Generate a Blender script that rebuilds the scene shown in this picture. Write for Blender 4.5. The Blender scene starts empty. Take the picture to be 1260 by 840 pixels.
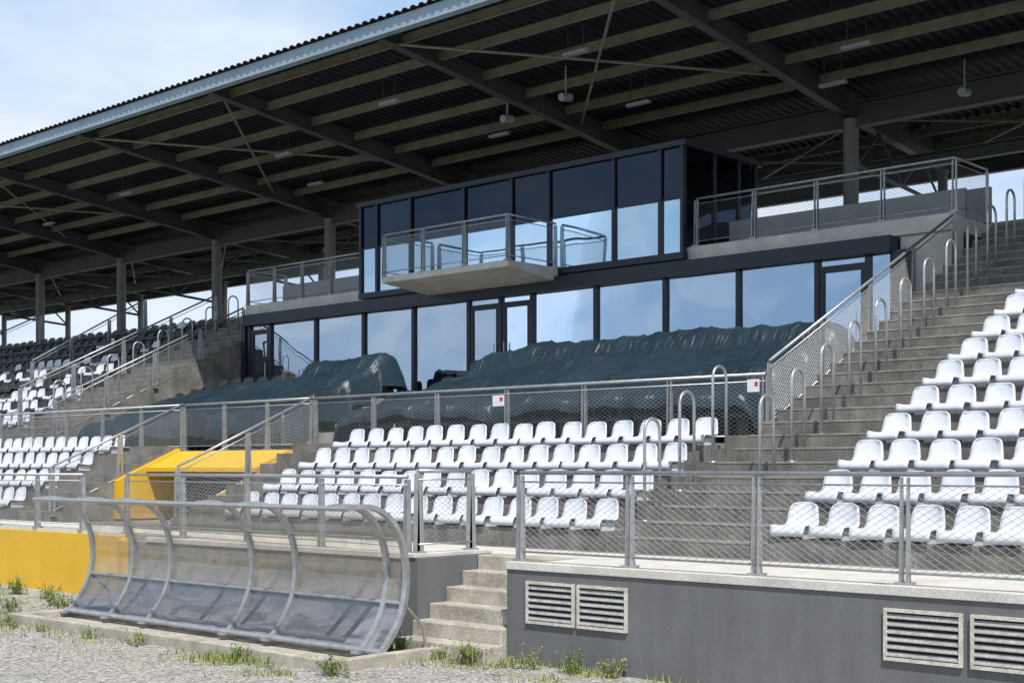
import bpy, bmesh, math, random
from mathutils import Vector, Matrix, noise
random.seed(4)
scene = bpy.context.scene
def W(a, b, h): return Vector((-a, b, h))      # a = metres to the left along the stand, b = depth, h = height

# ------------------------------------------------------------------ materials
def newmat(name):
    m = bpy.data.materials.new(name); m.use_nodes = True
    nt = m.node_tree; nt.nodes.clear()
    return m, nt, nt.nodes, nt.links
def mat(name, c1, c2=None, scale=3.0, rough=0.7, metal=0.0, bump=0.0, bscale=40.0, fine=0.0, spec=0.5, streak=0.0):
    m, nt, N, L = newmat(name)
    out = N.new('ShaderNodeOutputMaterial'); p = N.new('ShaderNodeBsdfPrincipled')
    L.new(p.outputs[0], out.inputs[0])
    p.inputs['Roughness'].default_value = rough; p.inputs['Metallic'].default_value = metal
    p.inputs['Specular IOR Level'].default_value = spec
    geo = N.new('ShaderNodeNewGeometry')
    if c2 is None: c2 = tuple(x*0.8 for x in c1)
    n1 = N.new('ShaderNodeTexNoise'); n1.inputs['Scale'].default_value = scale; n1.inputs['Detail'].default_value = 4; n1.inputs['Roughness'].default_value = 0.65
    L.new(geo.outputs['Position'], n1.inputs[0])
    r = N.new('ShaderNodeValToRGB'); r.color_ramp.elements[0].position = 0.32; r.color_ramp.elements[1].position = 0.68
    r.color_ramp.elements[0].color = (*c2, 1); r.color_ramp.elements[1].color = (*c1, 1)
    L.new(n1.outputs[0], r.inputs[0])
    col = r.outputs[0]
    def mul(col, fac_socket, lo, hi, a=0.35, b=0.65):
        mr = N.new('ShaderNodeMapRange'); mr.inputs[1].default_value = a; mr.inputs[2].default_value = b
        mr.inputs[3].default_value = lo; mr.inputs[4].default_value = hi
        L.new(fac_socket, mr.inputs[0])
        mx = N.new('ShaderNodeVectorMath'); mx.operation = 'SCALE'
        L.new(col, mx.inputs[0]); L.new(mr.outputs[0], mx.inputs[3])
        return mx.outputs[0]
    if fine > 0 or bump > 0:
        n2 = N.new('ShaderNodeTexNoise'); n2.inputs['Scale'].default_value = bscale; n2.inputs['Detail'].default_value = 2
        L.new(geo.outputs['Position'], n2.inputs[0])
    if fine > 0: col = mul(col, n2.outputs[0], 1-fine, 1+fine)
    if streak > 0:
        mp2 = N.new('ShaderNodeMapping'); mp2.inputs['Scale'].default_value = (3.5, 3.5, 0.8)
        L.new(geo.outputs['Position'], mp2.inputs[0])
        n3 = N.new('ShaderNodeTexNoise'); n3.inputs['Scale'].default_value = 1.6; n3.inputs['Detail'].default_value = 3
        L.new(mp2.outputs[0], n3.inputs[0]); col = mul(col, n3.outputs[0], 1-streak, 1.06, 0.34, 0.66)
    L.new(col, p.inputs['Base Color'])
    if bump > 0:
        bp = N.new('ShaderNodeBump'); bp.inputs['Strength'].default_value = bump; bp.inputs['Distance'].default_value = 0.02
        L.new(n2.outputs[0], bp.inputs['Height']); L.new(bp.outputs[0], p.inputs['Normal'])
    return m
def glassmat(name, refl, tint, rough=0.01, wob=0.02, rcol=(0.8,0.9,1), overlay=0.0, dcol=(0.5,0.5,0.5), blend=0.35, top=1.0):
    m, nt, N, L = newmat(name)
    out = N.new('ShaderNodeOutputMaterial'); g = N.new('ShaderNodeBsdfGlossy'); t = N.new('ShaderNodeBsdfTransparent')
    g.inputs['Color'].default_value = (*rcol, 1); g.inputs['Roughness'].default_value = rough
    t.inputs['Color'].default_value = (*tint, 1)
    lw = N.new('ShaderNodeLayerWeight'); lw.inputs[0].default_value = blend
    mr = N.new('ShaderNodeMapRange'); mr.inputs[3].default_value = refl; mr.inputs[4].default_value = top
    L.new(lw.outputs[0], mr.inputs[0])
    mx = N.new('ShaderNodeMixShader'); L.new(mr.outputs[0], mx.inputs[0]); L.new(t.outputs[0], mx.inputs[1]); L.new(g.outputs[0], mx.inputs[2])
    geo = N.new('ShaderNodeNewGeometry')
    n = N.new('ShaderNodeTexNoise'); n.inputs['Scale'].default_value = 0.6; n.inputs['Detail'].default_value = 1
    L.new(geo.outputs['Position'], n.inputs[0])
    bp = N.new('ShaderNodeBump'); bp.inputs['Strength'].default_value = 1.0; bp.inputs['Distance'].default_value = wob
    L.new(n.outputs[0], bp.inputs['Height']); L.new(bp.outputs[0], g.inputs['Normal'])
    if overlay > 0:
        d = N.new('ShaderNodeBsdfDiffuse'); d.inputs[0].default_value = (*dcol, 1)
        mp = N.new('ShaderNodeMapping'); mp.inputs['Scale'].default_value = (0.8,1.5,2.2); mp.inputs['Rotation'].default_value = (0,0.5,0)
        L.new(geo.outputs['Position'], mp.inputs[0])
        n2 = N.new('ShaderNodeTexNoise'); n2.inputs['Scale'].default_value = 1.6; n2.inputs['Detail'].default_value = 5; n2.inputs['Distortion'].default_value = 2.2
        L.new(mp.outputs[0], n2.inputs[0])
        m2 = N.new('ShaderNodeMapRange'); m2.inputs[1].default_value = 0.40; m2.inputs[2].default_value = 0.62; m2.inputs[3].default_value = overlay*0.2; m2.inputs[4].default_value = overlay
        L.new(n2.outputs[0], m2.inputs[0])
        mm = N.new('ShaderNodeMixShader'); L.new(m2.outputs[0], mm.inputs[0]); L.new(mx.outputs[0], mm.inputs[1]); L.new(d.outputs[0], mm.inputs[2])
        L.new(mm.outputs[0], out.inputs[0])
    else: L.new(mx.outputs[0], out.inputs[0])
    return m

CONC = mat('concrete', (0.37,0.355,0.32), (0.23,0.22,0.197), 1.3, 0.9, bump=0.25, bscale=60, fine=0.12, streak=0.22)
CONCD = mat('weathered_concrete', (0.26,0.248,0.228), (0.14,0.132,0.12), 1.8, 0.92, bump=0.3, bscale=50, fine=0.18, streak=0.25)
CONCS = mat('step_concrete', (0.24,0.228,0.206), (0.12,0.114,0.104), 2.4, 0.92, bump=0.3, bscale=45, fine=0.2, streak=0.15)
CONCL = mat('pale_concrete', (0.65,0.63,0.58), (0.48,0.465,0.425), 2.0, 0.9, bump=0.2, bscale=70, fine=0.12)
CONCT = mat('dirty_step_concrete', (0.50,0.465,0.395), (0.28,0.26,0.22), 3.0, 0.9, bump=0.3, bscale=50, fine=0.2)
WALLG = mat('grey_painted_wall', (0.155,0.158,0.165), (0.13,0.133,0.14), 0.9, 0.8, bump=0.35, bscale=90, fine=0.06, streak=0.10)
YEL = mat('yellow_paint', (0.74,0.45,0.025), (0.66,0.39,0.02), 1.5, 0.55, bump=0.1)
STEEL = mat('galvanised_steel', (0.52,0.53,0.54), (0.36,0.37,0.38), 9, 0.40, metal=0.6)
WIRE = mat('mesh_wire', (0.42,0.43,0.44), (0.32,0.33,0.34), 9, 0.4, metal=0.6)
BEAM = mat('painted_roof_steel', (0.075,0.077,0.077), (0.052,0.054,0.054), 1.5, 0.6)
COLM = mat('painted_column', (0.24,0.24,0.235), (0.18,0.18,0.175), 1.5, 0.6)
PURL = mat('galvanised_purlin', (0.26,0.265,0.215), (0.17,0.175,0.14), 2.5, 0.6, metal=0.1)
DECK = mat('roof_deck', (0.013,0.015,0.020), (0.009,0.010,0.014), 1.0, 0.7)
FASC = mat('roof_edge_trim', (0.30,0.40,0.49), (0.24,0.32,0.40), 2, 0.5, metal=0.1)
NAVY = mat('navy_frame', (0.014,0.019,0.036), (0.010,0.013,0.026), 3, 0.45)
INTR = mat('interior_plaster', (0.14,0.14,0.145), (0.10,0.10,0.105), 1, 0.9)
SEATW = mat('white_plastic', (0.67,0.695,0.74), (0.55,0.575,0.62), 1.7, 0.36, fine=0.05)
SEATB = mat('black_plastic', (0.025,0.027,0.03), (0.018,0.02,0.022), 5, 0.45)
SEATY = mat('yellow_plastic', (0.75,0.45,0.02), (0.68,0.4,0.02), 5, 0.4)
GRATEF = mat('vent_frame_paint', (0.66,0.64,0.56), (0.45,0.43,0.37), 9, 0.5, fine=0.15)
GRATE = mat('vent_slat_metal', (0.40,0.40,0.38), (0.27,0.27,0.26), 9, 0.5, fine=0.15)
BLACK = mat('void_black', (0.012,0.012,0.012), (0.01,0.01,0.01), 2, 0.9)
PANEL = mat('grey_panel', (0.33,0.34,0.36), (0.26,0.27,0.29), 1.4, 0.6)
SIGNW = mat('sign_white', (0.75,0.75,0.75), (0.7,0.7,0.7), 3, 0.5)
SIGNR = mat('sign_red', (0.5,0.04,0.03), (0.45,0.04,0.03), 3, 0.5)
GLASS = glassmat('window_glass', 0.56, (0.45,0.5,0.55), 0.005, 0.05, rcol=(0.68,0.81,0.97))
GLASSU = glassmat('press_box_glass', 0.62, (0.4,0.45,0.5), 0.005, 0.05, rcol=(0.58,0.80,1.0))
GLASSD = glassmat('dim_reflection_glass', 0.05, (0.25,0.28,0.33), 0.005, 0.05, rcol=(0.5,0.7,1.0), blend=0.16, top=0.5)  # darker, less reflective copy of the press box glass; paints in a dark reflection
PLEXI = glassmat('dugout_polycarbonate', 0.08, (0.88,0.84,0.78), 0.10, 0.02, overlay=0.28, dcol=(0.50,0.44,0.37))  # beige reflections and scratches painted in as a blotchy diffuse layer
PLEXIL = glassmat('dugout_lower_sheet', 0.12, (0.4,0.42,0.48), 0.18, 0.02, overlay=0.8, dcol=(0.24,0.25,0.29))

def tarpmat():
    m, nt, N, L = newmat('green_tarpaulin')
    out = N.new('ShaderNodeOutputMaterial'); p = N.new('ShaderNodeBsdfPrincipled'); L.new(p.outputs[0], out.inputs[0])
    p.inputs['Roughness'].default_value = 0.40
    geo = N.new('ShaderNodeNewGeometry')
    n = N.new('ShaderNodeTexNoise'); n.inputs['Scale'].default_value = 0.9; n.inputs['Detail'].default_value = 4; L.new(geo.outputs['Position'], n.inputs[0])
    r = N.new('ShaderNodeValToRGB'); r.color_ramp.elements[0].color = (0.012,0.025,0.036,1); r.color_ramp.elements[1].color = (0.019,0.039,0.053,1)
    r.color_ramp.elements[0].position = 0.35; r.color_ramp.elements[1].position = 0.65
    L.new(n.outputs[0], r.inputs[0]); L.new(r.outputs[0], p.inputs['Base Color'])
    n2 = N.new('ShaderNodeTexNoise'); n2.inputs['Scale'].default_value = 2.6; n2.inputs['Detail'].default_value = 4; n2.inputs['Distortion'].default_value = 1.3
    mp = N.new('ShaderNodeMapping'); mp.inputs['Scale'].default_value = (2.2, 0.6, 0.6); mp.inputs['Rotation'].default_value = (0,0,0.4)
    L.new(geo.outputs['Position'], mp.inputs[0]); L.new(mp.outputs[0], n2.inputs[0])
    b = N.new('ShaderNodeBump'); b.inputs['Strength'].default_value = 0.7; b.inputs['Distance'].default_value = 0.07
    L.new(n2.outputs[0], b.inputs['Height']); L.new(b.outputs[0], p.inputs['Normal'])
    return m
TARP = tarpmat()

def groundmat():
    m, nt, N, L = newmat('gravel_ground')
    out = N.new('ShaderNodeOutputMaterial'); p = N.new('ShaderNodeBsdfPrincipled'); L.new(p.outputs[0], out.inputs[0]); p.inputs['Roughness'].default_value = 0.95
    geo = N.new('ShaderNodeNewGeometry')
    v = N.new('ShaderNodeTexVoronoi'); v.inputs['Scale'].default_value = 28; L.new(geo.outputs['Position'], v.inputs[0])
    r = N.new('ShaderNodeValToRGB'); r.color_ramp.elements[0].color = (0.17,0.16,0.15,1); r.color_ramp.elements[1].color = (0.50,0.48,0.45,1)
    sep = N.new('ShaderNodeSeparateColor'); L.new(v.outputs['Color'], sep.inputs[0]); L.new(sep.outputs[0], r.inputs[0])
    n = N.new('ShaderNodeTexNoise'); n.inputs['Scale'].default_value = 1.1; n.inputs['Detail'].default_value = 6; n.inputs['Roughness'].default_value = 0.7; L.new(geo.outputs['Position'], n.inputs[0])
    mr = N.new('ShaderNodeMapRange'); mr.inputs[1].default_value = 0.52; mr.inputs[2].default_value = 0.68; mr.inputs[4].default_value = 0.65; L.new(n.outputs[0], mr.inputs[0])
    mx = N.new('ShaderNodeMix'); mx.data_type = 'RGBA'; mx.inputs['B'].default_value = (0.12,0.125,0.05,1)
    L.new(mr.outputs[0], mx.inputs['Factor']); L.new(r.outputs[0], mx.inputs['A']); L.new(mx.outputs['Result'], p.inputs['Base Color'])
    b = N.new('ShaderNodeBump'); b.inputs['Strength'].default_value = 0.8; b.inputs['Distance'].default_value = 0.02
    L.new(v.outputs['Distance'], b.inputs['Height']); L.new(b.outputs[0], p.inputs['Normal'])
    return m
GRAVEL = groundmat()
PITCH = mat('pitch_grass', (0.07,0.11,0.03), (0.10,0.12,0.045), 2.0, 0.95)
LEAF = mat('weed_leaf', (0.19,0.27,0.05), (0.09,0.15,0.03), 6, 0.6)
LEAFY = mat('weed_leaf_dry', (0.30,0.31,0.09), (0.18,0.23,0.06), 6, 0.7)
STONE = mat('stone', (0.46,0.44,0.41), (0.27,0.26,0.24), 15, 0.9)

# ------------------------------------------------------------------ mesh builder
def root(name):
    e = bpy.data.objects.new(name, None); scene.collection.objects.link(e); return e
class MB:
    def __init__(s): s.v = []; s.f = []
    def add(s, vs, fs):
        o = len(s.v); s.v += [tuple(x) for x in vs]; s.f += [tuple(i+o for i in f) for f in fs]
    def box(s, a0, a1, b0, b1, h0, h1):
        vs = [W(a,b,h) for a in (a0,a1) for b in (b0,b1) for h in (h0,h1)]
        s.add(vs, [(0,1,3,2),(4,6,7,5),(0,4,5,1),(2,3,7,6),(0,2,6,4),(1,5,7,3)])
    def bar(s, p, q, w, d, w2=None, d2=None):
        p = Vector(p); q = Vector(q); t = (q-p).normalized()
        up = Vector((0,0,1)) if abs(t.z) < 0.9 else Vector((0,1,0))
        sd = t.cross(up).normalized(); up = sd.cross(t).normalized()
        w2 = w if w2 is None else w2; d2 = d if d2 is None else d2
        vs = []
        for c, ww, dd in ((p,w,d),(q,w2,d2)):
            for i,j in ((-1,-1),(1,-1),(1,1),(-1,1)): vs.append(c + sd*(ww/2*i) + up*(dd/2*j))
        s.add(vs, [(0,1,2,3),(7,6,5,4),(0,4,5,1),(1,5,6,2),(2,6,7,3),(3,7,4,0)])
    def ibeam(s, p, q, w, d, tf=0.03, tw=0.02):
        p = Vector(p); q = Vector(q); o = Vector((0,0,d/2-tf/2))
        s.bar(p+o, q+o, w, tf); s.bar(p-o, q-o, w, tf); s.bar(p, q, tw, d-2*tf-0.002)
    def sweep(s, pts, r, n=8):
        pts = [Vector(p) for p in pts]; m = len(pts); rings = []
        prev = None
        for i, p in enumerate(pts):
            t = pts[min(i+1,m-1)]-pts[max(i-1,0)]
            t.normalize()
            if prev is None:
                ref = Vector((0,0,1)) if abs(t.z) < 0.9 else Vector((1,0,0))
                x = t.cross(ref).normalized()
            else: x = (prev - t*prev.dot(t)).normalized()
            prev = x; y = t.cross(x)
            rings.append([p + x*(r*math.cos(2*math.pi*k/n)) + y*(r*math.sin(2*math.pi*k/n)) for k in range(n)])
        vs = [v for ring in rings for v in ring]; fs = []
        for i in range(m-1):
            j = i+1
            for k in range(n): fs.append((i*n+k, i*n+(k+1)%n, j*n+(k+1)%n, j*n+k))
        fs.append(tuple(range(n))[::-1]); fs.append(tuple((m-1)*n+k for k in range(n)))
        s.add(vs, fs)
    def prof(s, poly, a0, a1):
        n = len(poly); vs = [W(a0,b,h) for b,h in poly]+[W(a1,b,h) for b,h in poly]
        s.add(vs, [tuple(range(n)), tuple(range(2*n-1,n-1,-1))]+[(i,(i+1)%n,n+(i+1)%n,n+i) for i in range(n)])
    def wires(s, o, u, L, H, slope=0.0, r=0.0024, m=0.6, ch=0.062):
        o = Vector(o); u = Vector(u).normalized(); z = Vector((0,0,1))
        for sg in (1,-1):
            lo, hi = (-m*L, H) if sg > 0 else (0, H+m*L)
            c = lo + ch*0.5
            while c < hi:
                s0 = max(0, (0-c)/(sg*m)) if sg > 0 else max(0, (H-c)/(sg*m))
                s1 = min(L, (H-c)/(sg*m)) if sg > 0 else min(L, (0-c)/(sg*m))
                if s1 - s0 > 0.01:
                    P = o+u*s0+z*(slope*s0+sg*m*s0+c); Q = o+u*s1+z*(slope*s1+sg*m*s1+c)
                    s.sweep([P,Q], r, 3)
                c += ch
    def obj(s, name, material, parent=None, smooth=False, bevel=0.0, recalc=True):
        me = bpy.data.meshes.new(name); me.from_pydata(s.v, [], s.f); me.update()
        if recalc:
            bm = bmesh.new(); bm.from_mesh(me); bmesh.ops.recalc_face_normals(bm, faces=bm.faces); bm.to_mesh(me); bm.free()
        me.materials.append(material)
        if smooth:
            for p in me.polygons: p.use_smooth = True
        ob = bpy.data.objects.new(name, me); scene.collection.objects.link(ob)
        if parent: ob.parent = parent
        if bevel > 0:
            md = ob.modifiers.new('Bevel','BEVEL'); md.width = bevel; md.segments = 2; md.limit_method = 'ANGLE'
        return ob

# ------------------------------------------------------------------ key dimensions
B0, TR, RI, T0 = 13.45, 0.76, 0.37, 1.30
def RB(k): return B0 + TR*k
def RT(k): return T0 + RI*k
TOP = RT(14); BT = RB(14)
WALK = 1.05; FAR = 64.0; RIGHT = -8.0; BACK = 30.0
MIDB, MIDH = 16.45, 2.45

# ------------------------------------------------------------------ ground
g = MB(); g.add([(-900,-900,0),(900,-900,0),(900,900,0),(-900,900,0)], [(0,1,2,3)]); g.obj('ground', GRAVEL, recalc=False)
g = MB(); g.add([(-95,-75,0.004),(60,-75,0.004),(60,4.5,0.004),(-95,4.5,0.004)], [(0,1,2,3)]); g.obj('grass_pitch', PITCH, recalc=False)

# ------------------------------------------------------------------ grandstand
GS = root('stadium_grandstand')
def rows_poly(k0, k1, startb, starth, endb):
    poly = [(startb, -0.2), (startb, starth)]; h = starth
    for k in range(k0, k1+1):
        poly += [(RB(k), h), (RB(k), RT(k))]; h = RT(k)
    poly += [(endb, h), (endb, -0.2)]
    return poly
rise = (TOP-WALK)/29
def aisle_poly(j0, j1, startb, starth, endb):
    poly = [(startb,-0.2),(startb,starth)]; h = starth
    for j in range(j0, j1+1):
        b = B0+0.38*j; t = WALK+rise*(j+1)
        poly += [(b,h),(b,t)]; h = t
    poly += [(endb,h),(endb,-0.2)]
    return poly
m = MB()
m.prof(rows_poly(0,14,13.2,WALK-0.004,BACK), RIGHT, 8.42)
m.prof(rows_poly(0,3,13.2,WALK-0.004,MIDB), 10.75, 18.8)
m.prof(rows_poly(0,3,13.2,WALK-0.004,MIDB), 26.0, FAR)
m.prof(rows_poly(5,14,MIDB+0.003,MIDH,BACK), 33.0, FAR)
m.obj('seating_terrace', CONCD, GS)
m = MB()
m.prof(aisle_poly(0,28,13.2,WALK-0.004,BACK), 8.42, 10.40)
pa = aisle_poly(0,7,13.2,WALK-0.004,MIDB)
m.prof(pa, 10.40, 10.75); m.prof(pa, 18.8, 20.4); m.prof(pa, 24.7, 26.0)
m.prof(aisle_poly(8,28,MIDB+0.003,MIDH,BACK), 30.75, 33.0)
m.obj('aisle_steps', CONCS, GS)
m = MB()
for j in range(0,29):
    b = B0+0.38*j; t = WALK+rise*(j+1)
    m.box(8.44,10.38,b-.006,b+.05,t-.02,t+.004)
    if j>8: m.box(30.77,32.98,b-.006,b+.05,t-.02,t+.004)
m.obj('step_nosings', CONC, GS)
m = MB()
m.prof([(MIDB+0.003,-0.2),(MIDB+0.003,MIDH),(18.3,MIDH),(18.3,2.83),(19.2,2.83),(19.2,3.2),(20.1,3.2),(20.1,3.58),(BACK,3.58),(BACK,-0.2)], 10.41, 30.74)
m.obj('vip_terrace', CONC, GS)
m = MB()
for i in range(6): m.box(20.95,22.15, 17.85+i*0.38, 17.85+(i+1)*0.38+(0.0 if i<5 else 0.1), 2.42, MIDH+0.19*(i+1))
m.obj('vip_steps', CONC, GS)
m = MB()
m.box(RIGHT,10.1,10.98,13.195,0.85,WALK); m.box(10.1,11.55,12.2,13.195,0.85,WALK); m.box(11.55,17.4,11.15,13.195,0.85,WALK)
m.prof([(11.95,0.85),(11.95,WALK),(13.195,WALK),(13.195,0.85)], 17.4, FAR)
m.obj('front_walkway', CONCL, GS)
m = MB(); m.box(RIGHT,10.1,10.88,10.975,1.00,1.085); m.box(11.55,11.8,10.9,12.2,1.052,1.10); m.box(11.8,17.4,11.05,11.145,1.02,1.09)
m.obj('wall_coping', CONCL, GS, bevel=0.006)
m = MB(); m.box(RIGHT,10.1,10.9,11.15,-0.2,0.998)
m.box(11.52,11.82,10.92,12.195,-0.2,1.05)
m.obj('front_wall', WALLG, GS, bevel=0.008)
m = MB(); m.box(11.82,17.9,11.07,11.2,-0.2,1.018); m.obj('wall_behind_dugout', CONC, GS)
m = MB()
curve = [(17.9,11.14),(18.2,11.16),(18.5,11.25),(18.8,11.45),(19.05,11.68),(19.4,11.84),(19.9,11.9),(FAR,11.9)]
for (a0,b0),(a1,b1) in zip(curve,curve[1:]):
    vs = [W(a0,b0,-.2),W(a1,b1,-.2),W(a1,b1,1.0),W(a0,b0,1.0),W(a0,b0+.16,-.2),W(a1,b1+.16,-.2),W(a1,b1+.16,1.0),W(a0,b0+.16,1.0)]
    m.add(vs,[(0,1,2,3),(4,5,6,7),(3,2,6,7)])
m.obj('yellow_front_wall', YEL, GS)
m = MB()
for i in range(6): m.box(10.11,11.51, 10.55+i*0.27, 12.195, -0.1 if i==0 else 0.175*i-0.03, 0.175*(i+1))
m.obj('entrance_steps', CONCT, GS, bevel=0.014)
# player tunnel
m = MB()
m.box(20.53,24.57,16.40,16.446,2.0,2.44)
m.prof([(14.95,1.06),(14.95,1.84),(16.43,2.50),(16.43,1.06)], 24.56, 24.698)
m.prof([(13.9,1.06),(13.9,1.36),(16.43,2.44),(16.43,1.06)], 20.402, 20.52)
m.prof([(15.6,2.02),(15.6,2.10),(16.39,2.44),(16.39,2.36)], 20.55, 24.55)
m.obj('yellow_tunnel_surround', YEL, GS)
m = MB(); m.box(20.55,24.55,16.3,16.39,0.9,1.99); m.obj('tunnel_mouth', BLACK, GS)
m = MB(); m.box(20.4,24.7,13.2,16.3,0.6,1.02); m.obj('tunnel_floor', CONC, GS)

# ------------------------------------------------------------------ lounge building
m = MB()
m.box(10.402,11.45,22.72,23.0,3.58,6.215)
m.box(30.45,30.745,22.6,23.0,3.58,6.215)
m.box(10.402,30.745,22.75,BACK,6.22,TOP)
m.box(10.402,30.745,22.66,22.748,6.24,TOP+0.05)
m.obj('upper_slab', CONCL, GS)
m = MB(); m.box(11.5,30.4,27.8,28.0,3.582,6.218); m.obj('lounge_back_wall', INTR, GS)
m = MB(); m.box(11.46,30.44,22.32,22.65,5.92,6.215); m.box(11.2,11.46,22.4,22.71,3.6,5.95) ; m.box(30.44,30.6,22.4,22.59,3.6,6.0)
m.box(11.46,30.44,22.44,22.56,3.585,3.68)
mull = [11.95,12.98,14.7,16.45,18.25,20.05,21.0,22.0,23.85,25.65,27.5,29.4,30.3]
for a in mull: m.box(a-0.05,a+0.05,22.43,22.55,3.68,5.918)
for a0,a1 in ((11.95,12.98),(20.05,21.0),(21.0,22.0),(29.4,30.3)):
    m.box(a0+.052,a0+.14,22.45,22.53,3.69,5.8); m.box(a1-.14,a1-.052,22.45,22.53,3.69,5.8); m.box(a0+.142,a1-.142,22.45,22.53,5.68,5.8); m.box(a0+.142,a1-.142,22.45,22.53,3.69,3.82)
m.obj('window_frames', NAVY, GS, bevel=0.004)
m = MB()
for a0,a1 in zip([11.48]+mull, mull+[30.42]):
    if a1-a0 > 0.12:
        t = random.uniform(-0.006,0.006); y = random.uniform(-0.004,0.004)
        m.add([W(a0+.05,22.49+y,3.68),W(a1-.05,22.49-y,3.68),W(a1-.05,22.49-y+t,5.915),W(a0+.05,22.49+y+t,5.915)],[(0,1,2,3)])
m.obj('lounge_window', GLASS, GS)
m = MB()
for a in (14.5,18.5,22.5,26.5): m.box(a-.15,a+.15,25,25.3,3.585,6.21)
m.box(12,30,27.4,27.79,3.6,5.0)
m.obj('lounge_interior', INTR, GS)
m = MB()
for a in (12.15,20.85,21.15,29.55): m.sweep([W(a,22.40,4.4),W(a,22.40,4.9)],.014,8)
m.obj('door_handles', STEEL, GS)
UA0, UA1, UB0, UB1, UH0, UH1 = 16.0, 25.85, 22.5, 25.2, TOP-0.2, 8.55
m = MB()
m.box(UA0-.06,UA1+.06,UB0-.06,UB1+.1,UH1,UH1+0.12)
m.box(UA0,UA1,UB0-.04,UB0+.12,UH0,UH0+0.14)
um = [16.05,16.6,17.8,19.6,20.7,22.2,24.0,25.2,25.8]
for a in um: m.box(a-.04,a+.04,UB0-.03,UB0+.09,UH0+.14,UH1)
for b in (23.6,24.5,25.15): m.box(UA0,UA0+.09,b-.04,b+.04,TOP+.1,UH1)
m.box(UA0,UA0+.09,UB0+.13,UB1,TOP+.052,TOP+.15)
m.box(UA0+.05,UA1-.05,UB0,UB0+.06,7.50,7.535)
m.obj('press_box_frame', NAVY, GS, bevel=0.004)
m = MB(); md = MB()
for a0,a1 in zip(um,um[1:]):
    t = random.uniform(-0.006,0.006)
    m.add([W(a0+.04,UB0+.03,UH0+.14),W(a1-.04,UB0+.03,UH0+.14),W(a1-.04,UB0+.03+t,7.51),W(a0+.04,UB0+.03+t,7.51)],[(0,1,2,3)])
    md.add([W(a0+.04,UB0+.03,7.52),W(a1-.04,UB0+.03,7.52),W(a1-.04,UB0+.03+t,UH1),W(a0+.04,UB0+.03+t,UH1)],[(0,1,2,3)])  # upper part of the same panes, darkened to imitate the reflection boundary
bs=[UB0+.1,23.6,24.5,25.15]
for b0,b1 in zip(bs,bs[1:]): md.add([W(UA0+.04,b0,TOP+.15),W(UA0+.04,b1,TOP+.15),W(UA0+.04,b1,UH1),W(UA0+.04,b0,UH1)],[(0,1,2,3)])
m.obj('press_box_window', GLASSU, GS); md.obj('press_box_dim_panes', GLASSD, GS)
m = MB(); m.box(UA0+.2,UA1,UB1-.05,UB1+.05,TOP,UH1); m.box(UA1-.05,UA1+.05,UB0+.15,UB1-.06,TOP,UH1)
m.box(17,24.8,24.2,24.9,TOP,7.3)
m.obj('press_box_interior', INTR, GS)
m = MB()
bal = [(19.3,20.86),(23.2,20.86),(23.2,22.46),(19.3,22.46)]
vs = [W(a,b,h) for h in (6.12,6.42) for a,b in bal]
vs[0] = W(19.3,20.86,6.28); vs[1] = W(23.2,20.86,6.28)
m.add(vs,[(0,1,2,3),(4,5,6,7),(0,1,5,4),(1,2,6,5),(2,3,7,6),(3,0,4,7)])
m.obj('balcony_slab', CONCL, GS, bevel=0.01)
m = MB()
m.box(10.6,15.6,23.5,23.58,TOP+.02,TOP+.62); m.box(26.4,30.2,23.5,23.58,TOP+.02,TOP+.62); m.box(11.0,15.6,25.5,25.58,TOP+.3,TOP+1.0)
m.obj('parapet_panel', PANEL, GS)

# ------------------------------------------------------------------ roof
RF = root('grandstand_roof')
EB, EH, SL = 18.9, 11.20, 0.085
def rh(b): return EH - SL*(b-EB)
BEND = 33.0
m = MB(); vs=[]; fs=[]
per = 0.24; x = RIGHT-4; cols=[]
while x < FAR:
    for dx,dz in [(0,0),(0.08,0),(0.12,0.05),(0.20,0.05)]: cols.append((x+dx,dz))
    x += per
for a,dz in cols: vs += [W(a,EB-0.25,rh(EB-.25)+dz), W(a,BEND,rh(BEND)+dz)]
for i in range(len(cols)-1): fs.append((2*i,2*i+1,2*i+3,2*i+2))
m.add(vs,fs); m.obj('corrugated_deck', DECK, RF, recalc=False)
m = MB(); m.box(RIGHT-4,FAR,EB-0.16,EB-0.06,EH-0.27,EH+0.005); m.box(RIGHT-4,FAR,EB-.058,EB+.03,EH-.27,EH-.23)
m.obj('roof_edge_trim', FASC, RF)
beams = [15.1+6*i for i in range(-4,9)]
m = MB()
def bd(b): return 0.27+0.30*max(0,min(1,(b-EB)/(27.6-EB)))
for a in beams:
    m.prof([(18.95,rh(18.95)-.03),(18.95,rh(18.95)-bd(18.95)),(27.6,rh(27.6)-bd(27.6)),(32.5,rh(32.5)-bd(32.5)),(32.5,rh(32.5)-.03)], a-.014, a+.014)
    for p,q in ((18.95,27.6),(27.6,32.5)):
        m.bar(W(a,p,rh(p)-bd(p)-.014),W(a,q,rh(q)-bd(q)-.014),.22,.028)
        m.bar(W(a,p,rh(p)-.02),W(a,q,rh(q)-.02),.22,.02)
    for b in (20.6,22.0,23.4,24.8,26.2): m.box(a-.1,a+.1,b+.05,b+.066,rh(b)-bd(b),rh(b)-.05)
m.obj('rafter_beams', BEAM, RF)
m = MB()
for b in (19.5,20.6,22.0,23.4,24.8,26.2,29.2,30.6,31.8):
    h = rh(b)
    for a0,a1 in zip(beams,beams[1:]):
        m.box(a0+.016,a1-.016,b-.012,b+.012,h-.225,h-.02)
        m.box(a0+.12,a1-.12,b-.05,b-.012,h-.24,h-.222)
m.obj('purlins', PURL, RF)
m = MB(); mc = MB()
hc = rh(27.6)-.48
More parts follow.
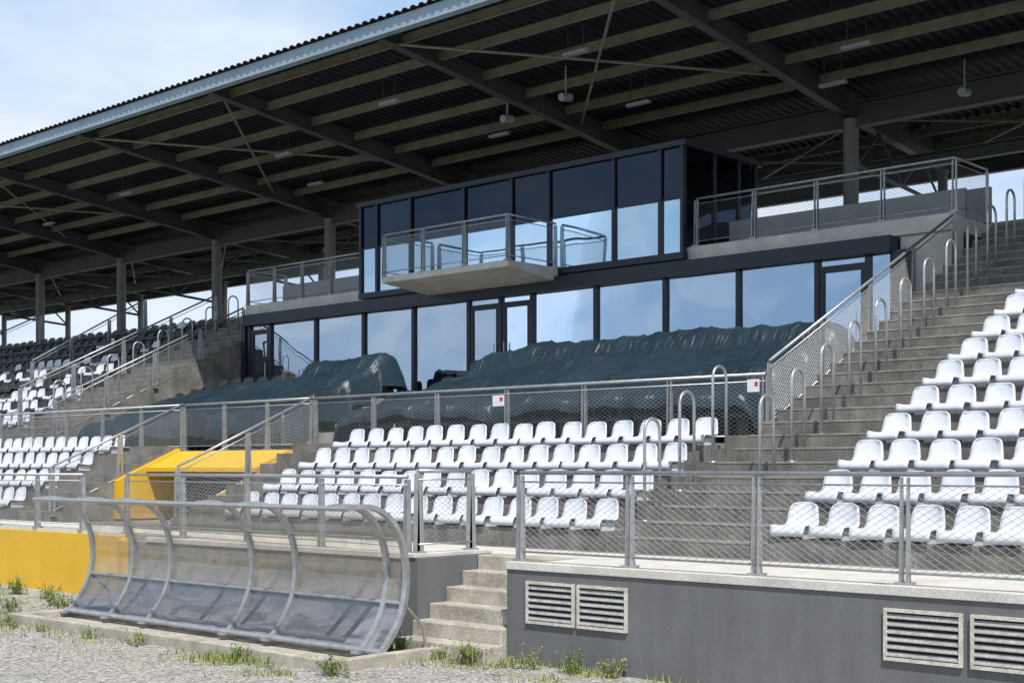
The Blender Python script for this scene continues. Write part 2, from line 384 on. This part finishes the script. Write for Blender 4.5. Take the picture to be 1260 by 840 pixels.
for a0,a1 in zip(beams,beams[1:]):
    m.ibeam(W(a0+.18,27.6,hc-.05), W(a1-.18,27.6,hc-.05), 0.26, 0.55, 0.035, 0.03)
m.ibeam(W(RIGHT,32.7,rh(32.7)-.5),W(FAR,32.7,rh(32.7)-.5),.2,.4)
m.ibeam(W(RIGHT,30.0,rh(30)-1.0),W(FAR,30.0,rh(30)-1.0),.2,.3)
for a in beams:
    mc.sweep([W(a,27.6,TOP),W(a,27.6,rh(27.6)-bd(27.6)-.03)],0.17,16)
    mc.box(a-.25,a+.25,27.35,27.85,TOP+.002,TOP+.03)
    mc.sweep([W(a,32.2,0),W(a,32.2,rh(32.2)-.6)],0.12,10)
    for i in range(4):
        b0=27.9+i*1.05; b1=b0+1.05; hh=rh(b0)-.62
        m.sweep([W(a,b0,hh if i%2 else hh-.9),W(a,b1,hh-.9 if i%2 else hh)],.035,6)
    m.sweep([W(a,27.7,rh(28)-1.52),W(a,32.1,rh(32)-1.5)],.05,8)
m.obj('girders', BEAM, RF); mc.obj('columns', COLM, RF)
m = MB()
for i,(a0,a1) in enumerate(zip(beams,beams[1:])):
    z0 = rh(19.3)-.26; z1 = rh(25.4)-.30
    if i%2==0: m.sweep([W(a0,19.3,z0),W(a1,25.4,z1)],0.032,6); m.sweep([W(a1,19.3,z0),W(a0,25.4,z1)],0.032,6)
    m.sweep([W(a0,28,rh(28)-.5),W(a1,32,rh(32)-.5)],0.03,6); m.sweep([W(a1,28,rh(28)-.5),W(a0,32,rh(32)-.5)],0.03,6)
m.obj('bracing_rods', PURL, RF)
m = MB(); mm = MB()
for a,b in ((10.6,20.9),(12.8,23.6),(17.5,20.9),(18.3,24.0),(23,20.9),(22.5,24),(28.5,22.2),(30,24.5),(36,22.2),(42,23),(14.2,25.2),(6.5,21),(48,23)):
    h = rh(b)-.65
    m.box(a-.3,a+.3,b-.06,b+.06,h-.06,h)
    mm.sweep([W(a-.2,b,h),W(a-.2,b,rh(b))],0.008,5); mm.sweep([W(a+.2,b,h),W(a+.2,b,rh(b))],0.008,5)
m.obj('lamp_housings', PANEL, RF); mm.obj('lamp_hangers', BEAM, RF)
m = MB()
for a,b in ((21.3,23.0),(19.2,22.6),(12.1,26.8)):
    h = rh(b)-.85
    m.sweep([W(a,b,rh(b)-.1),W(a,b,h+.1)],.02,6); m.sweep([W(a,b-.15,h+.05),W(a,b+.15,h+.1)],.09,10)
m.obj('loudspeaker_horns', PANEL, RF)

# ------------------------------------------------------------------ railings
def railing(name, pts, H=0.95, step=1.5, mesh=True, low=0.10, postw=0.09, thick=0.035, toprad=0.024):
    e = root(name); P = MB(); T = MB(); Wm = MB()
    pts = [W(*p) for p in pts]
    T.sweep([p+Vector((0,0,H)) for p in pts], toprad, 10)
    for p,q in zip(pts,pts[1:]):
        d = q-p; L = Vector((d.x,d.y,0)).length; u = Vector((d.x,d.y,0)).normalized(); sl = d.z/L
        n = max(1,round(L/step))
        for i in range(n+1):
            if i == 0 and p is not pts[0]: continue
            c = p + d*(i/n)
            for s in (-1,1):
                o = u*(s*thick*0.9)
                P.bar(c+o, c+o+Vector((0,0,H-0.03)), 0.010, postw, 0.010, postw*0.55)
            P.bar(c, c+Vector((0,0,0.02)), 0.14, 0.14)
        zoff = Vector((0,0,1))
        T.sweep([p+zoff*low, q+zoff*low], 0.012, 6)
        T.sweep([p+zoff*(H-0.10), q+zoff*(H-0.10)], 0.010, 6)
        if mesh: Wm.wires(p+zoff*low, u, L, H-0.10-low, sl)
    P.obj('posts', STEEL, e); T.obj('rails', STEEL, e, smooth=True)
    if mesh: Wm.obj('wire_mesh', WIRE, e, recalc=False)
    return e
railing('metal_railing', [(10.05,11.07,1.085),(RIGHT,11.07,1.085)], 0.96)
railing('metal_railing', [(11.67,11.95,1.10),(11.67,11.07,1.10)], 0.96, 1.2, postw=0.11)
railing('metal_railing', [(12.0,11.2,1.06),(19.2,11.85,1.06)], 0.93, 1.8)
railing('metal_railing', [(20.8,12.0,1.05),(FAR-1,12.0,1.05)], 0.93, 1.5)
railing('metal_railing', [(10.43,16.62,MIDH),(20.35,16.62,MIDH)], 0.97, 1.65)
railing('metal_railing', [(20.4,16.62,MIDH),(24.7,16.62,MIDH)], 0.97, 1.45)
railing('metal_railing', [(24.75,16.62,MIDH),(FAR-1,16.62,MIDH)], 0.97, 1.6)
railing('stair_railing', [(20.42,13.6,1.15),(20.42,16.6,2.47)], 0.97, 1.5)
railing('stair_railing', [(24.72,13.6,1.15),(24.72,16.6,2.47)], 0.97, 1.5)
railing('stair_railing', [(10.41,16.7,2.64),(10.41,22.6,5.5)], 0.97, 1.45)
railing('stair_railing', [(30.76,17.0,2.8),(30.76,22.6,5.5)], 0.97, 1.45)
railing('metal_railing', [(15.85,22.70,TOP+.05),(10.43,22.70,TOP+.05),(10.43,24.05,TOP+.05)], 0.95, 1.3)
railing('metal_railing', [(26.0,22.70,TOP+.05),(30.7,22.70,TOP+.05),(30.7,24.0,TOP+.05)], 0.95, 1.3)
railing('metal_railing', [(33.05,23.3,6.1),(33.05,17.3,3.2)], 0.97, 1.5, mesh=False)
railing('balcony_railing', [(19.34,22.42,6.42),(19.34,20.9,6.42),(23.16,20.9,6.42),(23.16,22.42,6.42)], 0.95, 1.3)
railing('metal_railing', [(RIGHT,29.7,TOP),(FAR-1,29.7,TOP)], 1.05, 2.0, mesh=False)
railing('metal_railing', [(44.0,17.3,3.2),(44.0,23.8,6.4)], 0.97, 1.5, mesh=False)
for a in (37.5,51.0): railing('metal_railing', [(a,20.0,RT(8)),(a,23.8,6.4)], 0.97, 1.3, mesh=False)

def hoops(name, items, H=1.25, w=0.36):
    e = root(name); m = MB()
    for a,b,h in items:
        r = w/2*0.9; pts = [W(a,b,h-.02), W(a,b,h+H-r)]
        for i in range(1,9):
            t = math.pi*i/8
            pts.append(W(a, b+r-r*math.cos(t), h+H-r+r*math.sin(t)))
        pts.append(W(a,b+2*r,h-.02+0.15))
        m.sweep(pts, 0.021, 10)
        m.box(a-.05,a+.05,b-.05,b+.05,h-.03,h+.012)
    m.obj('tube', STEEL, e, smooth=True); return e
def aisle_h(b):
    j = math.floor((b-B0)/0.38); return WALK+rise*(j+1) if j>=0 else WALK
hoops('aisle_handrail', [(9.4,14.85+TR*i,aisle_h(14.85+TR*i)) for i in range(12)], 1.22)
hoops('aisle_handrail', [(10.5,13.9+TR*i,aisle_h(13.9+TR*i)) for i in range(3)], 1.30)
hoops('aisle_handrail', [(31.9,17.6+TR*i,aisle_h(17.6+TR*i)) for i in range(8)], 1.2)

# ------------------------------------------------------------------ seats
def seat_mesh(name, material, legs=False):
    bm = bmesh.new()
    prof = [(0.005,-0.035,.205),(0.0,0.02,.213),(0.03,0.055,.217),(0.12,0.055,.218),(0.24,0.04,.217),(0.33,0.042,.213),(0.385,0.08,.207),(0.415,0.15,.2),(0.435,0.22,.192),(0.45,0.285,.18),(0.456,0.318,.16),(0.454,0.333,.127)]
    NC = 8; grid=[]
    for i,(y,z,w) in enumerate(prof):
        row=[]
        for j in range(NC+1):
            u = j/NC*2-1
            back = max(0,min(1,(i-5)/3)); pan = 1-back
            yy = y - 0.045*back*(abs(u)**2.5); zz = z + pan*0.022*(abs(u)**3)*(1 if i>1 else 0) - (0.012*abs(u)**4 if i>=9 else 0)
            row.append(bm.verts.new((u*w,yy,zz)))
        grid.append(row)
    for i in range(len(prof)-1):
        for j in range(NC):
            bm.faces.new((grid[i][j],grid[i][j+1],grid[i+1][j+1],grid[i+1][j]))
    bmesh.ops.recalc_face_normals(bm, faces=bm.faces)
    bmesh.ops.solidify(bm, geom=bm.faces[:], thickness=0.014)
    for f in bm.faces: f.smooth = True
    def bx(x0,x1,y0,y1,z0,z1):
        r = bmesh.ops.create_cube(bm, size=1.0)
        for v in r['verts']: v.co = Vector(((x0+x1)/2+v.co.x*(x1-x0),(y0+y1)/2+v.co.y*(y1-y0),(z0+z1)/2+v.co.z*(z1-z0)))
    if legs: bx(-.18,-.15,.1,.3,-.40,.04); bx(.15,.18,.1,.3,-.40,.04)
    else: bx(-.17,-.13,.08,.34,-.07,.035); bx(.13,.17,.08,.34,-.07,.035)
    me = bpy.data.meshes.new(name); bm.to_mesh(me); bm.free(); me.materials.append(material); return me
SW = seat_mesh('white_seat',SEATW); SB = seat_mesh('black_seat',SEATB); SY = seat_mesh('yellow_seat',SEATY); SV = seat_mesh('vip_seat',SEATB,True)
def seats(name, rows, a0, a1, pick, step=0.5, hoff=0.065):
    e = root(name)
    for (b,h,k) in rows:
        a = a0+step/2
        while a < a1-step/2+0.02:
            me = pick(a,k)
            if me:
                o = bpy.data.objects.new('seat', me); o.location = W(a+random.uniform(-.008,.008), b-0.03+random.uniform(-.01,.01), h+hoff)
                o.rotation_euler = (random.uniform(-.035,.035),random.uniform(-.01,.01),random.uniform(-.04,.04))
                scene.collection.objects.link(o); o.parent = e
            a += step
    return e
seats('stadium_seat_block', [(RB(k),RT(k),k) for k in range(14)], 3.4, 8.4, lambda a,k: SW)
seats('stadium_seat_block', [(RB(k),RT(k),k) for k in range(4)], 10.8, 18.8, lambda a,k: SW)
seats('stadium_seat_block', [(RB(k),RT(k),k) for k in range(4)], 26.1, 45.0, lambda a,k: SW)
def leftpick(a,k):
    if a > 50 and k < 11: return SY if (random.random()<.75) else SB
    if k >= 11: return SB if random.random()<.93 else SW
    return SW if random.random() < (0.62 if k<8 else 0.42) else SB
for a0,a1 in ((33.1,37.3),(37.8,43.8),(44.3,50.8),(51.3,61)):
    seats('stadium_seat_block', [(RB(k),RT(k),k) for k in range(5,14)], a0, a1, leftpick)
for nm,a0,a1 in (('vip_seat_block',11.3,20.3),('vip_seat_block',22.6,30.2)):
    seats(nm, [(17.6,MIDH+.38,0),(18.5,2.83+.38,1),(19.4,3.2+.38,2),(20.3,3.58+.38,3)], a0, a1, lambda a,k: SV, 0.56)

# ------------------------------------------------------------------ tarpaulins
def tarp(name, aR, aL0, aL1, extra, hem=2.85, seed=0.0):
    prof = [(17.42,hem),(17.42,hem+.15),(17.48,3.24),(17.6,3.32),(17.9,3.38),(18.15,3.50),(18.38,3.66),(18.6,3.72),(18.85,3.78),(19.1,3.90),(19.3,4.02),(19.5,4.07),(19.75,4.12),(19.98,4.22),(20.12,4.42),(20.3,4.53),(20.5,4.55),(20.7,4.47),(20.82,4.2),(20.84,3.75)]
    segs=[0]
    for p,q in zip(prof,prof[1:]): segs.append(segs[-1]+math.hypot(q[0]-p[0],q[1]-p[1]))
    def at(s):
        for i in range(len(prof)-1):
            if s <= segs[i+1]:
                t=(s-segs[i])/(segs[i+1]-segs[i]); return prof[i][0]+(prof[i+1][0]-prof[i][0])*t, prof[i][1]+(prof[i+1][1]-prof[i][1])*t
        return prof[-1]
    NB=100; NA=320; vs=[]; fs=[]
    for i in range(NA+1):
        u=i/NA
        for j in range(NB+1):
            v=j/NB; b,h=at(segs[-1]*v)
            aL = aL0+(aL1-aL0)*max(0,min(1,(b-17.4)/3.2))
            a = aR+(aL-aR)*u
            floor = MIDH + (0 if b<18.3 else .38 if b<19.2 else .75 if b<20.1 else 1.13)
            e = min((a-aR),(aL-a)); f = max(0,1-e/0.35); f2 = f**3
            h = h - (h-floor-0.1)*f2*0.85
            h -= extra(a,b)*min(1,(h-floor))
            n = noise.noise(Vector((a*0.55+seed,b*0.8,0)))*0.10 + noise.noise(Vector((a*1.8+seed,b*1.3+h,3)))*0.030
            q = a*1.9 - b*0.9 + 1.3*noise.noise(Vector((a*.5,b*.5,seed+4)))
            rid = 1-abs(noise.noise(Vector((q,b*0.25+seed,7))))*2.2
            n += max(0,rid)**3*0.035
            q2 = a*1.2 + b*2.0
            rid = 1-abs(noise.noise(Vector((q2,a*0.3+seed,17))))*2.4
            n += max(0,rid)**4*0.028
            row = 0.014*abs(math.sin(math.pi*a/0.56))*(1 if 17.5<b<20.7 else 0)
            h += n - row
            if v < 0.16:
                w=(0.16-v)/0.16; b += 0.06*math.sin(a*7+2.5*noise.noise(Vector((a*1.2,seed,0))))*w; h += 0.30*noise.noise(Vector((a*0.7+seed,5,1)))*w
            b += 0.03*noise.noise(Vector((a*1.2,h*1.6,seed+9)))
            vs.append(W(a+0.04*noise.noise(Vector((a*2,b*2,seed))),b,max(h,floor+0.03)))
    for i in range(NA):
        for j in range(NB):
            k=i*(NB+1)+j; fs.append((k,k+1,k+NB+2,k+NB+1))
    m=MB(); m.add(vs,fs); return m.obj(name,TARP,smooth=True)
def ex1(a,b): return max(0,min(1,(a-17.9)/2.2))*0.12*(1+ (b-17.4)/3)
def ex2(a,b): return (0.42 if b>19.6 and a>25.0 else 0.0)+ max(0,(a-27)/3)*0.25
tarp('tarpaulin_cover', 11.15, 20.9, 19.5, ex1, 3.03, 0.0)
tarp('tarpaulin_cover', 22.35, 30.5, 30.1, ex2, 2.78, 31.0)

# ------------------------------------------------------------------ dugout
DG = root('team_dugout')
arc = [(9.34,1.67),(9.52,1.69),(9.72,1.67),(9.90,1.59),(10.04,1.45),(10.14,1.25),(10.19,1.02),(10.19,0.8),(10.15,0.6),(10.07,0.42),(9.94,0.24),(9.80,0.10)]
def sm(pts,n=3):
    out=[]
    for i in range(len(pts)-1):
        p0=pts[max(i-1,0)];p1=pts[i];p2=pts[i+1];p3=pts[min(i+2,len(pts)-1)]
        for k in range(n):
            t=k/n; out.append(tuple(0.5*((2*p1[c])+(-p0[c]+p2[c])*t+(2*p0[c]-5*p1[c]+4*p2[c]-p3[c])*t*t+(-p0[c]+3*p1[c]-3*p2[c]+p3[c])*t**3) for c in (0,1)))
    out.append(pts[-1]); return out
arcs = sm(arc)
ribs = [10.94,11.25,12.85,13.7,15.45,16.35,17.4]
m=MB()
for a in ribs:
    for i in range(len(arcs)-1): m.bar(W(a,*arcs[i]),W(a,*arcs[i+1]),0.07,0.05)
    m.box(a-.06,a+.06,9.72,9.88,0.09,0.115)
for b,h,r in ((9.34,1.67,.03),(10.16,0.62,.024),(9.80,0.13,.032),(10.10,1.33,.012)): m.sweep([W(10.90,b,h),W(17.45,b,h)],r,8)
for a in (10.94,17.4): m.sweep([W(a,10.16,.62),W(a,10.45,.35),W(a,10.5,.03)],.018,8)
m.obj('frame', STEEL, DG)
m=MB(); ml=MB()
for i in range(len(arcs)-1):
    (b0,h0),(b1,h1)=arcs[i],arcs[i+1]
    tgt = m if (h0+h1)/2 > 0.62 else ml
    for a0,a1 in zip(ribs,ribs[1:]):
        tgt.add([W(a0,b0+.026,h0),W(a1,b0+.026,h0),W(a1,b1+.026,h1),W(a0,b1+.026,h1)],[(0,1,2,3)])
m.obj('polycarbonate_shell', PLEXI, DG, smooth=True, recalc=False); ml.obj('lower_shell', PLEXIL, DG, smooth=True, recalc=False)
m=MB(); m.box(10.78,17.6,9.02,9.16,-.1,.13); m.box(10.78,10.92,9.162,10.88,-.1,.125); m.box(17.46,17.6,9.162,10.9,-.1,.125); m.box(10.93,17.45,9.17,10.88,-.1,.03)
m.obj('concrete_kerb', CONCT, DG, bevel=0.01)

# ------------------------------------------------------------------ ventilation grilles
def grille(a0,a1,h0,h1):
    e=root('ventilation_grille'); m=MB(); f=10.9
    t=0.03
    m.box(a0,a1,f-.03,f-.002,h1-t,h1); m.box(a0,a1,f-.03,f-.002,h0,h0+t); m.box(a0,a0+t,f-.03,f-.002,h0+t+.001,h1-t-.001); m.box(a1-t,a1,f-.03,f-.002,h0+t+.001,h1-t-.001)
    m.obj('frame',GRATEF,e); m=MB()
    n=6
    for i in range(n):
        z=h0+t+(h1-h0-2*t)*(i+.5)/n
        vs=[W(a,b,h) for a in (a0+t,a1-t) for b,h in ((f-.026,z-.024),(f-.026,z-.016),(f-.006,z+.014),(f-.006,z+.006))]
        m.add(vs,[(0,1,2,3),(4,5,6,7),(0,1,5,4),(1,2,6,5),(2,3,7,6),(3,0,4,7)])
    m.obj('louvres',GRATE,e); k=MB(); k.box(a0+t,a1-t,f-.005,f-.0015,h0+t,h1-t); k.obj('backing',BLACK,e)
for a0,a1 in ((8.44,9.09),(9.13,9.80),(4.20,4.86),(4.93,5.64),(0.0,.68),(.74,1.42)): grille(a0,a1,0.44,0.89)

# ------------------------------------------------------------------ small signs
def sign(a,b,h,w=0.28,hh=0.22):
    e=root('warning_sign'); m=MB(); m.box(a-w/2,a+w/2,b-.006,b,h,h+hh); m.obj('plate',SIGNW,e); k=MB(); k.box(a-w*.38,a-w*.12,b-.009,b-.0065,h+hh*.45,h+hh*.8); k.obj('pictogram',SIGNR,e)
sign(15.55,16.58,3.12,.26,.18); sign(10.6,16.58,3.17,.2,.18)

# ------------------------------------------------------------------ weeds & stones
def weed(a,b,size,n,name='weed_plant',z0=0.0):
    m=MB()
    for i in range(n):
        az=random.uniform(0,2*math.pi); l=size*random.uniform(.3,1); lean=random.uniform(.1,.9)
        w=size*random.uniform(.02,.04); base=W(a,b,z0)+Vector((random.gauss(0,size*.32),random.gauss(0,size*.18),0))
        d=Vector((math.cos(az),math.sin(az),0)); s=Vector((-d.y,d.x,0))
        pts=[base+d*(lean*l*t*t*.7)+Vector((0,0,l*(t-.25*lean*t*t))) for t in (0,.35,.7,1)]
        ws=[w*.6,w,w*.7,0.001]
        vs=[]
        for p,ww in zip(pts,ws): vs+=[p-s*ww/2,p+s*ww/2]
        m.add(vs,[(0,1,3,2),(2,3,5,4),(4,5,7,6)])
        for t in range(5):
            q=pts[1].lerp(pts[3],random.random()); dd=Vector((random.gauss(0,1),random.gauss(0,1),random.uniform(-.2,.8))).normalized(); L=size*random.uniform(.10,.2)
            sd=dd.cross(Vector((0,0,1))).normalized()*L*.26
            m.add([q,q+dd*L*.5+sd,q+dd*L,q+dd*L*.5-sd],[(0,1,2,3)])
    return m.obj(name, LEAF if random.random()<.6 else LEAFY, recalc=False)
for a,b,s,n in ((21.5,11.2,.38,50),(20.3,11.1,.32,40),(22.6,11.3,.3,40),(17.3,8.85,.24,35),(18.6,9.6,.33,40),(15.2,8.85,.22,25),(14.2,8.9,.26,30),(12.2,8.85,.26,35),(11.6,8.8,.18,25),(10.7,8.95,.30,35),(11.35,10.42,.36,40),(10.75,10.5,.2,25),(10.2,10.42,.34,45),(9.55,10.6,.28,25),(9.0,10.7,.3,25),(8.5,10.75,.26,25),(19.2,10.6,.3,35),(18.1,10.2,.33,35),(16.3,8.8,.2,25),(19.9,10.0,.3,35),(16.8,8.7,.18,25)):
    weed(a,b,s,n)
m=MB()
for i in range(5200):
    t=random.random()
    if t<.6:
        a=random.uniform(7.5,12.8); b=10.85-abs(random.gauss(0,.45)) if a<10.8 else 9.0-abs(random.gauss(0,.3))
    else:
        a=random.uniform(11,24); b=9.0-abs(random.gauss(0,.5)) if a<17.6 else random.uniform(8.5,11.7)
    if noise.noise(Vector((a*1.3,b*1.3,2)))<0.0: continue
    if 10.05<a<11.55 and b>10.5: continue
    l=random.uniform(.03,.12); az=random.uniform(0,6.28); w=.006; p=W(a,b,0); d=Vector((math.cos(az),math.sin(az),0))*l*.5; s=Vector((-d.y,d.x,0)).normalized()*w
    m.add([p-s,p+s,p+d+Vector((0,0,l))],[(0,1,2)])
m.obj('grass_tufts',LEAFY,recalc=False)
m=MB()
for i in range(8000):
    a=random.uniform(7.5,23); b=random.uniform(6.8,9.0) if a<17.6 and a>10.8 else random.uniform(7,10.8); r=random.uniform(.006,.02)*(1.6 if random.random()<.04 else 1)
    c=W(a,b,r*.3); rot=random.random()*6
    ring=[c+Vector((math.cos(rot+k*1.57)*r*random.uniform(.7,1.3),math.sin(rot+k*1.57)*r*random.uniform(.7,1.3),0)) for k in range(4)]
    m.add(ring+[c+Vector((0,0,r*.8)),c-Vector((0,0,r*.3))],[(0,1,4),(1,2,4),(2,3,4),(3,0,4)])
m.obj('gravel_stones',STONE,recalc=False)

# ------------------------------------------------------------------ sky, sun, camera
EL, AZ = math.radians(58), math.radians(52)
tosun = Vector((math.sin(AZ)*math.cos(EL), -math.cos(AZ)*math.cos(EL), math.sin(EL)))
sl = bpy.data.lights.new('sun','SUN'); sl.energy = 5.0; sl.angle = math.radians(0.5); sl.color = (1,0.965,0.91)
so = bpy.data.objects.new('sun', sl); so.rotation_euler = tosun.to_track_quat('Z','Y').to_euler(); scene.collection.objects.link(so)
w = bpy.data.worlds.new('World'); scene.world = w; w.use_nodes = True
N = w.node_tree.nodes; L = w.node_tree.links; N.clear()
out = N.new('ShaderNodeOutputWorld'); bg = N.new('ShaderNodeBackground'); bg.inputs[1].default_value = 0.1
sky = N.new('ShaderNodeTexSky'); sky.sky_type = 'NISHITA'; sky.sun_disc = False; sky.sun_elevation = EL; sky.sun_rotation = math.pi-AZ
tc = N.new('ShaderNodeTexCoord'); mp = N.new('ShaderNodeMapping'); mp.inputs['Scale'].default_value = (1,1,2.6); mp.inputs['Location'].default_value=(0.3,0.1,0)
n = N.new('ShaderNodeTexNoise'); n.inputs['Scale'].default_value = 2.3; n.inputs['Detail'].default_value = 7; n.inputs['Roughness'].default_value = 0.55
L.new(tc.outputs['Generated'], mp.inputs[0]); L.new(mp.outputs[0], n.inputs[0])
mr = N.new('ShaderNodeMapRange'); mr.inputs[1].default_value = 0.36; mr.inputs[2].default_value = 0.60; mr.inputs[3].default_value=0.75; mr.inputs[4].default_value = 1.0; L.new(n.outputs[0], mr.inputs[0])
sp = N.new('ShaderNodeSeparateXYZ'); L.new(tc.outputs['Generated'], sp.inputs[0])
mz = N.new('ShaderNodeMapRange'); mz.inputs[1].default_value = 0.40; mz.inputs[2].default_value = 0.65; mz.inputs[3].default_value=1.0; mz.inputs[4].default_value = 0.0; L.new(sp.outputs[2], mz.inputs[0])
mu = N.new('ShaderNodeMath'); mu.operation='MULTIPLY'; L.new(mr.outputs[0],mu.inputs[0]); L.new(mz.outputs[0],mu.inputs[1])
cl = N.new('ShaderNodeMix'); cl.data_type='RGBA'; cl.inputs['A'].default_value=(5.4,7.6,10.6,1); cl.inputs['B'].default_value=(9.4,9.8,10.4,1)
mc2 = N.new('ShaderNodeMapRange'); mc2.inputs[1].default_value = 0.38; mc2.inputs[2].default_value = 0.64; L.new(n.outputs[0], mc2.inputs[0]); L.new(mc2.outputs[0], cl.inputs['Factor'])
mx = N.new('ShaderNodeMix'); mx.data_type = 'RGBA'; L.new(cl.outputs['Result'], mx.inputs['B'])
L.new(mu.outputs[0], mx.inputs['Factor']); L.new(sky.outputs[0], mx.inputs['A']); L.new(mx.outputs['Result'], bg.inputs[0]); L.new(bg.outputs[0], out.inputs[0])
cam = bpy.data.cameras.new('camera'); co = bpy.data.objects.new('camera', cam); scene.collection.objects.link(co)
co.location = (0,0,2.1); co.rotation_euler = (math.radians(90),0,math.radians(42.6)); cam.lens = 48.1; cam.sensor_width = 36
cam.shift_y = 155/1260; cam.clip_end = 3000; cam.clip_start = 0.1
scene.camera = co
scene.view_settings.view_transform = 'Standard'; scene.view_settings.look = 'None'; scene.view_settings.exposure = 0
